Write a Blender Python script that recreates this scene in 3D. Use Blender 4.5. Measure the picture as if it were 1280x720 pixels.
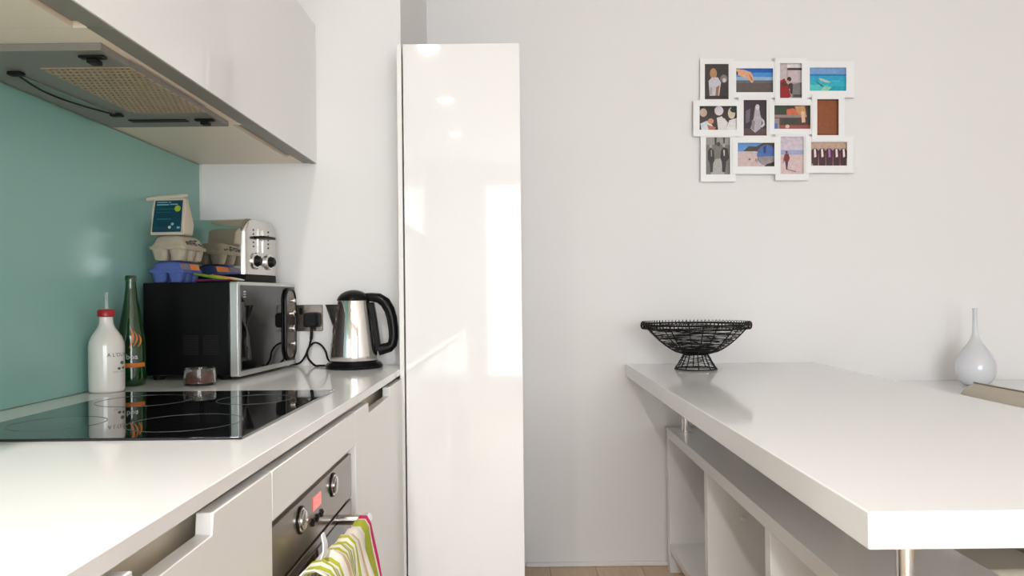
import bpy, bmesh, math, random
from mathutils import Vector, Matrix
random.seed(7)
PI = math.pi
for o in list(bpy.data.objects): bpy.data.objects.remove(o, do_unlink=True)
S = bpy.context.scene
C = S.collection
# ------------------------------------------------------------------ camera
H = 1.12            # eye height above the floor
F = 930.0           # focal length in pixels (1280 wide)
VX, VY = 645.0, 372.0
ROLL = 0.0105
cd = bpy.data.cameras.new('camera'); cam = bpy.data.objects.new('camera', cd); C.objects.link(cam)
cam.location = (0, 0, H)
cam.rotation_euler = (Matrix.Rotation(PI/2, 3, 'X') @ Matrix.Rotation(-ROLL, 3, 'Z')).to_euler()
cd.sensor_width = 36; cd.lens = F/1280*36
cd.shift_x = -(VX-640)/1280; cd.shift_y = (VY-360)/1280
cd.clip_start = 0.01
S.camera = cam
# ------------------------------------------------------------------ world, window light, exposure
W = bpy.data.worlds.new('sky'); S.world = W; W.use_nodes = True
W.node_tree.nodes['Background'].inputs[0].default_value = (0.80, 0.90, 1.0, 1)
W.node_tree.nodes['Background'].inputs[1].default_value = 3.0
CEIL = 2.52; YR = -3.4; XR = 3.1; YB = 3.10; XL = -1.012
def area(name, loc, rot, sx, sy, power, col, shape='RECTANGLE'):
    l = bpy.data.lights.new(name, 'AREA'); l.shape = shape; l.size = sx; l.size_y = sy
    l.energy = power; l.color = col
    o = bpy.data.objects.new(name, l); C.objects.link(o); o.location = loc; o.rotation_euler = rot
    return o
# daylight entering by the tall window in the rear wall
area('window_rear_offscreen', (1.0, YR+0.03, 1.30), (PI/2, 0, 0), 2.6, 2.0, 62, (0.93, 0.97, 1.0))
vs = S.view_settings
vs.view_transform = 'Standard'; vs.look = 'None'; vs.gamma = 1; vs.use_curve_mapping = False
vs.exposure = 0.5
# ------------------------------------------------------------------ pixel helpers (a pixel gives a direction only)
def ray(px, py):
    dx, dy = px-VX, py-VY
    return (dx-dy*ROLL)/F, -(dy+dx*ROLL)/F
def onY(px, py, y):
    a, b = ray(px, py); return Vector((a*y, y, H+b*y))
def onZ(px, py, z):
    a, b = ray(px, py); y = (z-H)/b; return Vector((a*y, y, z))
def onX(px, py, x):
    a, b = ray(px, py); y = x/a; return Vector((x, y, H+b*y))
# ------------------------------------------------------------------ materials
MATS = {}
def mat(name, col, rough=0.5, metal=0.0, noise=0.0, nscale=20.0, bump=0.0, bscale=200.0, trans=0.0, ior=1.45,
        emit=None, estr=0.0, coat=0.0, spec=0.5, sss=0.0, stretch=(1,1,1), alpha=1.0):
    m = bpy.data.materials.new(name); m.use_nodes = True
    nt = m.node_tree; b = nt.nodes['Principled BSDF']; L = nt.links
    b.inputs['Base Color'].default_value = (*col, 1); b.inputs['Roughness'].default_value = rough
    b.inputs['Metallic'].default_value = metal; b.inputs['IOR'].default_value = ior
    b.inputs['Transmission Weight'].default_value = trans; b.inputs['Coat Weight'].default_value = coat
    b.inputs['Coat Roughness'].default_value = 0.03; b.inputs['Specular IOR Level'].default_value = spec
    b.inputs['Subsurface Weight'].default_value = sss; b.inputs['Alpha'].default_value = alpha
    if emit: b.inputs['Emission Color'].default_value = (*emit, 1); b.inputs['Emission Strength'].default_value = estr
    tc = nt.nodes.new('ShaderNodeTexCoord'); mp = nt.nodes.new('ShaderNodeMapping')
    mp.inputs['Scale'].default_value = stretch; L.new(tc.outputs['Object'], mp.inputs[0])
    if noise:
        n = nt.nodes.new('ShaderNodeTexNoise'); n.inputs['Scale'].default_value = nscale; n.inputs['Detail'].default_value = 4
        r = nt.nodes.new('ShaderNodeMix'); r.data_type = 'RGBA'
        r.inputs[6].default_value = (*[c*(1-noise) for c in col], 1); r.inputs[7].default_value = (*[min(1, c*(1+noise)) for c in col], 1)
        L.new(mp.outputs[0], n.inputs['Vector']); L.new(n.outputs[0], r.inputs[0]); L.new(r.outputs[2], b.inputs['Base Color'])
    if bump:
        n = nt.nodes.new('ShaderNodeTexNoise'); n.inputs['Scale'].default_value = bscale
        bp = nt.nodes.new('ShaderNodeBump'); bp.inputs['Strength'].default_value = bump; bp.inputs['Distance'].default_value = 0.002
        L.new(mp.outputs[0], n.inputs['Vector']); L.new(n.outputs[0], bp.inputs['Height']); L.new(bp.outputs[0], b.inputs['Normal'])
    MATS[name] = m; return m
def srgb(r, g, b):
    f = lambda c: (c/255/12.92) if c <= 10 else ((c/255+0.055)/1.055)**2.4
    return (f(r), f(g), f(b))
mat('wall', (0.82, 0.80, 0.785), 0.75, noise=0.015, nscale=3, bump=0.05, bscale=300)
mat('ceiling', (0.85, 0.84, 0.83), 0.8, noise=0.01, bump=0.04)
mat('skirting', (0.82, 0.80, 0.78), 0.35, noise=0.01)
mat('floorbase', (0.30, 0.20, 0.12), 0.5, noise=0.1)
mat('oak', (0.62, 0.45, 0.30), 0.38, noise=0.22, nscale=9, stretch=(14, 1, 6), bump=0.05, bscale=60)
mat('gloss', (0.80, 0.79, 0.775), 0.05, noise=0.006, coat=0.2)
mat('satin', (0.80, 0.785, 0.75), 0.28, noise=0.008)
mat('satindoor', (0.80, 0.785, 0.755), 0.22, noise=0.008)
mat('worktop', (0.82, 0.81, 0.795), 0.10, noise=0.012, nscale=120)
mat('table', (0.80, 0.795, 0.785), 0.09, noise=0.006, nscale=40)
mat('shelfwhite', (0.80, 0.785, 0.765), 0.12, noise=0.008)
mat('carcass', (0.86, 0.75, 0.60), 0.4, noise=0.03, nscale=8, stretch=(1, 10, 1))
mat('groove', (0.27, 0.25, 0.21), 0.45, metal=0.1, noise=0.05)
mat('splash', (0.25, 0.47, 0.41), 0.28, noise=0.02, nscale=2)
mat('trim', (0.8, 0.82, 0.8), 0.3, noise=0.02)
mat('hoodgrey', (0.25, 0.235, 0.21), 0.42, metal=0.2, noise=0.06, nscale=40)
mat('hoodmesh', (0.46, 0.36, 0.24), 0.45, metal=0.2, noise=0.12, nscale=60)
mat('hoodlens', (0.13, 0.15, 0.12), 0.2, noise=0.04)
mat('black', (0.004, 0.004, 0.004), 0.30, spec=0.22, noise=0.2, bump=0.02)
mat('blackmatt', (0.006, 0.0055, 0.0055), 0.5, spec=0.25, noise=0.2, bump=0.05, bscale=400)
mat('blackglass', (0.004, 0.004, 0.005), 0.03, noise=0.1, coat=0.4)
mat('ovenpanel', (0.19, 0.155, 0.125), 0.2, metal=0.6, noise=0.04)
mat('ovenglass', (0.018, 0.012, 0.009), 0.05, noise=0.1)
mat('oventrim', (0.30, 0.25, 0.20), 0.3, metal=0.6, noise=0.04)
mat('steel', (0.72, 0.70, 0.67), 0.22, metal=1, noise=0.03, nscale=30, stretch=(1, 1, 12))
mat('silver', (0.62, 0.62, 0.60), 0.25, metal=0.55, noise=0.02)
mat('chrome', (0.80, 0.79, 0.77), 0.045, metal=1, noise=0.015)
mat('brush', (0.66, 0.64, 0.61), 0.16, metal=1, noise=0.03, nscale=60)
mat('ring', (0.10, 0.10, 0.10), 0.25, noise=0.1)
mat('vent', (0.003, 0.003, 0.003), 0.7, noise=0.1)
mat('reddisp', (0.5, 0.03, 0.03), 0.3, noise=0.02, emit=(1.0, 0.10, 0.09), estr=1.3)
mat('socket', (0.17, 0.145, 0.12), 0.25, metal=0.8, noise=0.05)
mat('ceramic', (0.72, 0.69, 0.63), 0.10, noise=0.02, nscale=12, coat=0.5)
mat('redcap', (0.36, 0.012, 0.018), 0.3, noise=0.1)
mat('clearplastic', (0.9, 0.92, 0.9), 0.08, noise=0.01, trans=0.85, ior=1.3)
mat('ink', (0.05, 0.045, 0.04), 0.5, noise=0.1)
mat('inkfaint', (0.30, 0.27, 0.26), 0.5, noise=0.1)
mat('oliveink', (0.10, 0.11, 0.04), 0.5, noise=0.1)
mat('greenglass', (0.002, 0.036, 0.004), 0.05, noise=0.05, coat=0.6)
mat('orangeprint', (0.62, 0.16, 0.02), 0.4, noise=0.1)
mat('whiteprint', (0.78, 0.80, 0.82), 0.4, noise=0.02)
mat('blueprint', (0.30, 0.42, 0.52), 0.4, noise=0.05)
mat('glass', (1, 1, 1), 0.0, noise=0.005, trans=1.0, ior=1.45)
mat('spice', (0.10, 0.022, 0.008), 0.7, noise=0.4, nscale=120, bump=0.5, bscale=300)
mat('milkglass', (0.84, 0.85, 0.88), 0.06, noise=0.01, trans=0.3, coat=0.5, sss=0.2)
mat('cartongrey', (0.42, 0.365, 0.275), 0.85, noise=0.18, nscale=50, bump=0.5, bscale=220)
mat('cartonblue', (0.085, 0.135, 0.40), 0.8, noise=0.15, nscale=50, bump=0.5, bscale=220)
mat('sticker', (0.20, 0.16, 0.22), 0.5, noise=0.8, nscale=90)
mat('stickerorange', (0.80, 0.20, 0.02), 0.5, noise=0.1)
mat('paper', (0.56, 0.49, 0.38), 0.7, noise=0.07, nscale=15, bump=0.4, bscale=60)
mat('teal', (0.004, 0.045, 0.075), 0.3, noise=0.5, nscale=25)
mat('tealtext', (0.20, 0.42, 0.45), 0.4, noise=0.1)
mat('tealmid', (0.012, 0.13, 0.13), 0.4, noise=0.2)
mat('lime', (0.33, 0.40, 0.02), 0.5, noise=0.1)
for n_, c_ in (('stgreen', (0.16, 0.36, 0.02)), ('stlime', (0.42, 0.55, 0.05)), ('stred', (0.30, 0.02, 0.02)), ('styellow', (0.80, 0.42, 0.02)),
               ('stwhite', (0.82, 0.78, 0.72)), ('stpurple', (0.12, 0.02, 0.09))):
    mat(n_, c_, 0.35, noise=0.05)
mat('chairfabric', (0.52, 0.47, 0.39), 0.8, noise=0.06, nscale=80, bump=0.3, bscale=500)
mat('chairpiping', (0.27, 0.235, 0.18), 0.7, noise=0.05)
mat('darkwood', (0.10, 0.055, 0.03), 0.4, noise=0.2, stretch=(1, 1, 0.2))
mat('frame', (0.86, 0.855, 0.845), 0.35, noise=0.006)
mat('lamp', (1, 1, 1), 0.4, noise=0.005, emit=(1.0, 0.93, 0.84), estr=30)
mat('pane', (1, 1, 1), 0.0, noise=0.002, trans=1.0, ior=1.05)
def towel_mat():
    m = bpy.data.materials.new('towel'); m.use_nodes = True; nt = m.node_tree; L = nt.links; b = nt.nodes['Principled BSDF']
    b.inputs['Roughness'].default_value = 0.9
    uv = nt.nodes.new('ShaderNodeUVMap'); sx = nt.nodes.new('ShaderNodeSeparateXYZ'); L.new(uv.outputs[0], sx.inputs[0])
    r = nt.nodes.new('ShaderNodeValToRGB'); r.color_ramp.interpolation = 'CONSTANT'; e = r.color_ramp.elements
    white = (0.80, 0.76, 0.66, 1); lime = (0.42, 0.45, 0.035, 1); pink = (0.62, 0.010, 0.13, 1); peach = (0.68, 0.47, 0.30, 1)
    stops = [(0, white)]
    x = 0.03
    def stripes(a, b_, n):
        for i in range(n):
            w = (b_-a)/n
            stops.append((a+i*w, lime)); stops.append((a+(i+0.5)*w, white))
    stripes(0.03, 0.27, 6); stops.append((0.30, peach)); stops.append((0.345, white))
    stripes(0.37, 0.60, 5); stops.append((0.63, peach)); stops.append((0.665, white))
    stops.append((0.82, lime)); stops.append((0.935, white)); stops.append((0.955, pink))
    stops = stops[:32]
    e[0].position = 0; e[0].color = stops[0][1]; e.remove(e[1])
    for p, c in stops[1:]:
        k = e.new(p); k.color = c
    L.new(sx.outputs[0], r.inputs[0]); L.new(r.outputs[0], b.inputs['Base Color'])
    n = nt.nodes.new('ShaderNodeTexNoise'); n.inputs['Scale'].default_value = 900
    bp = nt.nodes.new('ShaderNodeBump'); bp.inputs['Strength'].default_value = 0.5; bp.inputs['Distance'].default_value = 0.001
    L.new(n.outputs[0], bp.inputs['Height']); L.new(bp.outputs[0], b.inputs['Normal'])
    MATS['towel'] = m
towel_mat()
# ------------------------------------------------------------------ mesh builder
class MB:
    def __init__(s): s.v = []; s.f = []; s.m = []
    def add(s, vs, fs, mi=0):
        k = len(s.v); s.v += [tuple(v) for v in vs]
        for f in fs: s.f.append([i+k for i in f]); s.m.append(mi)
        return s
    def box(s, x0, x1, y0, y1, z0, z1, mi=0):
        x0, x1 = min(x0, x1), max(x0, x1); y0, y1 = min(y0, y1), max(y0, y1); z0, z1 = min(z0, z1), max(z0, z1)
        v = [(x0,y0,z0),(x1,y0,z0),(x1,y1,z0),(x0,y1,z0),(x0,y0,z1),(x1,y0,z1),(x1,y1,z1),(x0,y1,z1)]
        return s.add(v, [(0,3,2,1),(4,5,6,7),(0,1,5,4),(1,2,6,5),(2,3,7,6),(3,0,4,7)], mi)
    def loft(s, rings, mi=0, caps=True, closed=True):
        n = len(rings[0]); vs = [p for r in rings for p in r]; fs = []
        for i in range(len(rings)-1):
            for j in range(n if closed else n-1):
                a = i*n+j; b = i*n+(j+1) % n; fs.append((a, b, b+n, a+n))
        if caps: fs.append(tuple(range(n-1, -1, -1))); fs.append(tuple((len(rings)-1)*n+j for j in range(n)))
        return s.add(vs, fs, mi)
    def lathe(s, prof, seg=32, mi=0, c=(0,0,0), caps=True):
        rings = [[(c[0]+r*math.cos(2*PI*j/seg), c[1]+r*math.sin(2*PI*j/seg), c[2]+z) for j in range(seg)] for r, z in prof]
        return s.loft(rings, mi, caps)
    def tube(s, path, r, seg=8, mi=0, closed=False, flat=None):
        P = [Vector(p) for p in path]; n = len(P); rings = []
        up = None
        for i in range(n):
            if closed: t = P[(i+1) % n]-P[i-1]
            else: t = P[min(i+1, n-1)]-P[max(i-1, 0)]
            t.normalize()
            if up is None:
                up = Vector((0,0,1)) if abs(t.z) < 0.9 else Vector((1,0,0))
            up = (up - t*up.dot(t))
            if up.length < 1e-6: up = Vector((1,0,0)) - t*t.x
            up.normalize(); w = t.cross(up)
            ri = r[i] if isinstance(r, (list, tuple)) else r
            fa, fb = flat if flat else (1, 1)
            rings.append([tuple(P[i]+(up*math.cos(2*PI*j/seg)*fa+w*math.sin(2*PI*j/seg)*fb)*ri) for j in range(seg)])
        if closed: rings.append(rings[0]); return s.loft(rings, mi, caps=False)
        return s.loft(rings, mi)
    def prism(s, pts, axis, a, b, mi=0):
        # pts 2D polygon, extruded along axis 0/1/2 from a to b
        def mk(p, t):
            q = [p[0], p[1]]; q.insert(axis, t); return tuple(q)
        return s.loft([[mk(p, a) for p in pts], [mk(p, b) for p in pts]], mi)
    def build(s, name, mats, parent=None, bevel=0, smooth=40, seg=2, sub=0, solid=0):
        me = bpy.data.meshes.new(name); me.from_pydata(s.v, [], s.f); me.validate()
        for mm in ([mats] if isinstance(mats, str) else mats): me.materials.append(MATS[mm])
        for p, i in zip(me.polygons, s.m): p.material_index = i
        bm = bmesh.new(); bm.from_mesh(me); bmesh.ops.recalc_face_normals(bm, faces=bm.faces); bm.to_mesh(me); bm.free()
        if smooth:
            me.shade_smooth(); me.set_sharp_from_angle(angle=math.radians(smooth))
        o = bpy.data.objects.new(name, me); C.objects.link(o)
        if parent: o.parent = parent
        if solid:
            k = o.modifiers.new('solid', 'SOLIDIFY'); k.thickness = solid
        if bevel:
            k = o.modifiers.new('bevel', 'BEVEL'); k.width = bevel; k.segments = seg; k.limit_method = 'ANGLE'
        if sub:
            k = o.modifiers.new('sub', 'SUBSURF'); k.levels = sub; k.render_levels = sub
        return o
def tag(o, label=None, cat=None, group=None, kind=None):
    if label: o['label'] = label
    if cat: o['category'] = cat
    if group: o['group'] = group
    if kind: o['kind'] = kind
    return o
def empty(name, loc, label, cat, rz=0, group=None):
    o = bpy.data.objects.new(name, None); C.objects.link(o); o.location = loc; o.rotation_euler = (0, 0, rz); o.empty_display_size = 0.05
    return tag(o, label, cat, group)
def struct(o, label=None):
    o['kind'] = 'structure'
    if label: o['label'] = label
    return o
def Bx(name, m, p, x0, x1, y0, y1, z0, z1, bevel=0, **k):
    return MB().box(x0, x1, y0, y1, z0, z1).build(name, m, p, bevel, **k)
def text_mesh(body, size):
    cu = bpy.data.curves.new('t', 'FONT'); cu.body = body; cu.size = size; cu.align_x = 'CENTER'; cu.resolution_u = 3
    o = bpy.data.objects.new('t', cu); C.objects.link(o); bpy.context.view_layer.update()
    dg = bpy.context.evaluated_depsgraph_get(); me = bpy.data.meshes.new_from_object(o.evaluated_get(dg))
    bpy.data.objects.remove(o); return me
def text_on_cyl(name, body, size, r, ang, z, m, parent):
    me = text_mesh(body, size)
    bm = bmesh.new(); bm.from_mesh(me); bmesh.ops.triangulate(bm, faces=bm.faces)
    for v in bm.verts:
        a = ang+v.co.x/r; zz = v.co.y
        v.co = ((r+0.0004)*math.cos(a), (r+0.0004)*math.sin(a), z+zz)
    bm.to_mesh(me); bm.free(); me.materials.clear(); me.materials.append(MATS[m])
    o = bpy.data.objects.new(name, me); C.objects.link(o); o.parent = parent; return o
def rrect(x0, x1, y0, y1, r, n=5):
    pts = []
    for cx, cy, a0 in ((x1-r, y1-r, 0), (x0+r, y1-r, PI/2), (x0+r, y0+r, PI), (x1-r, y0+r, 1.5*PI)):
        for i in range(n+1):
            a = a0+PI/2*i/n; pts.append((cx+r*math.cos(a), cy+r*math.sin(a)))
    return pts
# ------------------------------------------------------------------ the room
T = 0.15
YN = 2.378; XN = -0.36      # return wall: its face and its corner
fl = struct(Bx('floor', 'floorbase', None, XL-T, XR+T, YR-T, YB+T, -0.12, -0.012, smooth=0), 'light oak plank floor')
pw, pl = 0.19, 1.63
pm = None; j = 0; x = XL+0.001
while x < XR-0.02:
    w = min(pw, XR-x)-0.002
    y = YR-(j*0.57) % pl
    while y < YB-0.01:
        a, b = max(y, YR), min(y+pl, YB)
        if b-a > 0.05:
            full = abs((b-a)-pl) < 1e-6 and abs(w-(pw-0.002)) < 1e-6
            if full and pm:
                o = bpy.data.objects.new('plank', pm); C.objects.link(o); o.parent = fl
            else:
                o = MB().box(0, w, 0, b-a-0.002, -0.0119, 0).build('plank', 'oak', fl, smooth=0)
                if full: pm = o.data
            o.location = (x, a, 0)
        y += pl
    x += pw; j += 1
struct(Bx('ceiling', 'ceiling', None, XL-T, XR+T, YR-T, YB+T, CEIL, CEIL+0.1, smooth=0), 'plain white ceiling with recessed downlights')
struct(Bx('wall_back', 'wall', None, XL-T, XR+T, YB, YB+T, 0, CEIL, smooth=0), 'plain white wall carrying the photo collage frame')
struct(Bx('wall_return', 'wall', None, XL+0.0005, XN, YN, YB-0.0005, 0.0005, CEIL-0.0005, smooth=0), 'short white wall at the end of the worktop')
def holed(axis, const0, const1, u0, u1, z0, z1, wu0, wu1, wz0, wz1):
    m = MB()
    for a, b, c, d in ((u0, wu0, z0, z1), (wu1, u1, z0, z1), (wu0, wu1, z0, wz0), (wu0, wu1, wz1, z1)):
        if axis == 'y': m.box(a, b, const0, const1, c, d)
        else: m.box(const0, const1, a, b, c, d)
    return m
struct(holed('y', YR-T, YR, XL-T, XR+T, 0, CEIL, -0.32, 2.32, 0.28, 2.32).build('wall_rear', 'wall', smooth=0), 'white wall with the tall window')
struct(Bx('wall_right', 'wall', None, XR, XR+T, YR, YB, 0, CEIL, smooth=0), 'plain white side wall')
def window(name, axis, c, u0, u1, z0, z1, n, label):
    root = bpy.data.objects.new(name, None); C.objects.link(root); struct(root, label)
    def bx(nm, m, a, b, d, e, p=root, t=0.03):
        if axis == 'y': return Bx(nm, m, p, a, b, c-t, c+t, d, e)
        return Bx(nm, m, p, c-t, c+t, a, b, d, e)
    bx('window_frame', 'frame', u0, u0+0.05, z0, z1); bx('window_frame', 'frame', u1-0.05, u1, z0, z1)
    bx('window_frame', 'frame', u0+0.05, u1-0.05, z0, z0+0.05); bx('window_frame', 'frame', u0+0.05, u1-0.05, z1-0.05, z1)
    for i in range(1, n):
        u = u0+(u1-u0)*i/n; bx('mullion', 'frame', u-0.03, u+0.03, z0+0.05, z1-0.05)
    for i in range(n):
        a = u0+(u1-u0)*i/n+(0.05 if i == 0 else 0.03); b = u0+(u1-u0)*(i+1)/n-(0.05 if i == n-1 else 0.03)
        bx('pane', 'pane', a, b, z0+0.05, z1-0.05, t=0.004)
struct(Bx('wall_left', 'wall', None, XL-T, XL, YR, YB, 0, CEIL, smooth=0), 'white wall behind the glass splashback')
window('window_1', 'y', YR-0.08, -0.32, 2.32, 0.28, 2.32, 3, 'tall three-light window behind the kitchen')
struct(Bx('baseboard_back', 'skirting', None, 0.03, XR-0.016, YB-0.014, YB-0.0004, 0.0005, 0.018, 0.003), 'thin white strip along the foot of the wall')
struct(Bx('baseboard_right', 'skirting', None, XR-0.014, XR-0.0004, YR+0.02, YB-0.016, 0.0005, 0.018, 0.003), 'thin white strip along the foot of the side wall')
# ------------------------------------------------------------------ downlights
for i, (x, y, pw_) in enumerate(((-0.47, 0.35, 10.0), (-0.48, -0.78, 10.0), (-0.50, -1.89, 10.0))):
    e = empty('ceiling_downlight', (x, y, CEIL), ('round recessed downlight in the ceiling closest to the hob', 'round recessed downlight midway along the ceiling row', 'round recessed downlight in the ceiling closest to the window')[i], 'downlight', group='ceiling downlights')
    MB().lathe([(0.060, -0.0002), (0.060, -0.004), (0.050, -0.006), (0.046, -0.002), (0.046, -0.0002)], 24).build('rim', 'frame', e)
    MB().lathe([(0.045, -0.0006), (0.045, -0.0018)], 24).build('lens', 'lamp', e)
    l = area('downlight_beam_offscreen', (0, 0, -0.012), (0, 0, 0), 0.085, 0.085, pw_, (1.0, 0.95, 0.90), 'DISK'); l.parent = e
    l.data.spread = math.radians(150)
# ------------------------------------------------------------------ splashback, worktop, base units
ZW = H-0.21          # worktop top
XF = -0.345          # base door faces
YA = -0.75           # where the run of units starts, behind the viewer
sp = empty('glass_splashback', (XL, 1.0, ZW), 'sea-green back-painted glass splashback behind the hob', 'splashback')
sp_l = lambda o: (setattr(o, 'location', (-sp.location[0], -sp.location[1], -sp.location[2])), o)[1]
sp_l(Bx('glass_sheet', 'splash', sp, XL+0.0005, -1.004, YA, YN-0.008, ZW+0.001, 1.5535, 0.001))
sp_l(Bx('edge_trim', 'trim', sp, XL+0.0005, -1.0015, YN-0.0075, YN-0.0008, ZW+0.001, 1.5535))
wt = Bx('worktop', 'worktop', None, XL+0.0006, -0.35, YA, YN-0.0006, ZW-0.02, ZW, 0.0015)
tag(wt, 'long glossy white kitchen worktop with thin front edge', 'worktop')
def door_prism(y0, y1, z0, z1, notch=None, nd=0.024):
    pts = [(y0, z0), (y1, z0), (y1, z1)]
    if notch: pts += [(notch[1]+0.004, z1), (notch[1], z1-nd), (notch[0], z1-nd), (notch[0]-0.004, z1)]
    pts += [(y0, z1)]
    return MB().prism(pts, 0, XF-0.02, XF)
ZD = H-0.24
def base_unit(y0, y1, notch, label):
    e = empty('base_cabinet', (-0.67, (y0+y1)/2, 0), label, 'cabinet', group='base cabinets under the worktop')
    def loc(o): o.location = (0.67, -(y0+y1)/2, 0); return o
    m = MB().box(-0.985, -0.40, y0+0.001, y1-0.001, 0.10, ZW-0.0205).box(-0.40, -0.3655, y0+0.001, y1-0.001, 0.10, 0.825)
    loc(m.build('carcass', 'carcass', e, smooth=0))
    loc(Bx('grip_channel', 'carcass', e, -0.3995, -0.392, y0+0.001, y1-0.001, 0.826, ZW-0.021))
    loc(door_prism(y0+0.0015, y1-0.0015, 0.105, ZD, notch).build('door', 'satindoor', e, 0.0012, smooth=30))
    loc(Bx('plinth', 'satin', e, -0.42, -0.405, y0+0.001, y1-0.001, 0.0005, 0.098))
    return e
YO0, YO1 = 1.044, 1.584
base_unit(YA+0.01, -0.16, (-0.55, -0.38), 'white handleless base cabinet at the open end of the worktop')
base_unit(-0.158, 0.442, (0.05, 0.22), 'white handleless base cabinet second from the oven under clear worktop')
base_unit(0.444, YO0, (0.668, 0.838), 'white handleless base cabinet next to the oven, away from the tall cupboard')
base_unit(YO1, 2.234, (1.73, 2.017), 'white handleless base cabinet between the oven and the tall cupboard')
# oven housing
e = empty('oven_housing', (-0.67, 1.314, 0), 'white cabinet housing round the built-in oven', 'cabinet', group='base cabinets under the worktop')
def locE(o): o.location = (0.67, -1.314, 0); return o
m = MB().box(-0.985, -0.3655, YO0+0.001, YO0+0.012, 0.1, 0.825).box(-0.985, -0.3655, YO1-0.012, YO1-0.001, 0.1, 0.825)
m.box(-0.985, -0.3655, YO0+0.0125, YO1-0.0125, 0.1, 0.195).box(-0.985, -0.40, YO0+0.001, YO1-0.001, 0.826, ZW-0.0205)
locE(m.build('carcass', 'carcass', e, smooth=0))
locE(Bx('grip_channel', 'carcass', e, -0.3995, -0.392, YO0+0.001, YO1-0.001, 0.826, ZW-0.021))
locE(Bx('filler_panel', 'satindoor', e, XF-0.02, XF, YO0+0.0015, YO1-0.0015, H-0.3105, ZD, 0.0012))
locE(Bx('lower_panel', 'satindoor', e, XF-0.02, XF, YO0+0.0015, YO1-0.0015, 0.105, 0.19, 0.0012))
locE(Bx('plinth', 'satin', e, -0.42, -0.405, YO0+0.001, YO1-0.001, 0.0005, 0.098))
# oven
ov = empty('built_in_oven', (-0.6, 1.314, 0.196), 'stainless built-in oven with dark glass door and red clock', 'oven')
def locO(o): o.location = (0.6, -1.314, -0.196); return o
a0, a1 = YO0+0.013, YO1-0.013
OX = XF-0.006
locO(Bx('body', 'oventrim', ov, -0.93, OX-0.012, a0+0.002, a1-0.002, 0.1965, H-0.3125, smooth=0))
locO(Bx('top_trim', 'oventrim', ov, OX-0.0115, OX-0.008, a0, a1, H-0.324, H-0.3125))
ZC = H-0.324; ZL = H-0.413
cp = locO(Bx('control_panel', 'ovenpanel', ov, OX-0.0115, OX, a0, a1-0.006, ZL, ZC, 0.001))
for py, zz in ((1.20, H-0.355), (1.41, H-0.351)):
    k = MB(); rg = [(0.0195, 0), (0.0195, 0.003), (0.016, 0.004), (0.0158, 0.0065), (0.014, 0.008)]
    k.loft([[(OX+0.0003+h, py+r*math.cos(2*PI*t/28), zz+r*math.sin(2*PI*t/28)) for t in range(28)] for r, h in rg])
    kn = locO(k.build('knob', 'brush', ov))
    q = MB(); q.loft([[(OX+0.0002+h, py+r*math.cos(2*PI*t/28), zz+r*math.sin(2*PI*t/28)) for t in range(28)] for r, h in ((0.0225, 0), (0.0225, 0.002), (0.020, 0.002))])
    locO(q.build('knob_collar', 'blackmatt', ov))
locO(Bx('display', 'reddisp', ov, OX+0.0001, OX+0.0008, 1.272, 1.322, H-0.362, H-0.340))
for i in range(3):
    yb = 1.268+i*0.028; m = MB()
    m.box(OX+0.0001, OX+0.003, yb-0.009, yb+0.009, H-0.3815, H-0.3775).box(OX+0.0001, OX+0.003, yb-0.003, yb+0.003, H-0.386, H-0.373)
    locO(m.build('button', 'blackmatt', ov))
dr = locO(Bx('oven_door', 'ovenpanel', ov, OX-0.0115, OX, a0, a1-0.006, 0.20, ZL-0.006, 0.001))
gl = Bx('door_glass', 'ovenglass', dr, OX+0.0002, OX+0.002, a0+0.015, a1-0.075, 0.225, ZL-0.02)
hz = H-0.428; hx = -0.296
m = MB().tube([(hx, 1.06, hz), (hx, 1.46, hz)], 0.0100, 14)
hd = locO(m.build('handle', 'steel', ov))
for yy in (1.085, 1.445):
    MB().tube([(OX+0.0003, yy, hz), (hx-0.002, yy, hz)], 0.0098, 14).build('handle_post', 'steel', hd)
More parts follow.
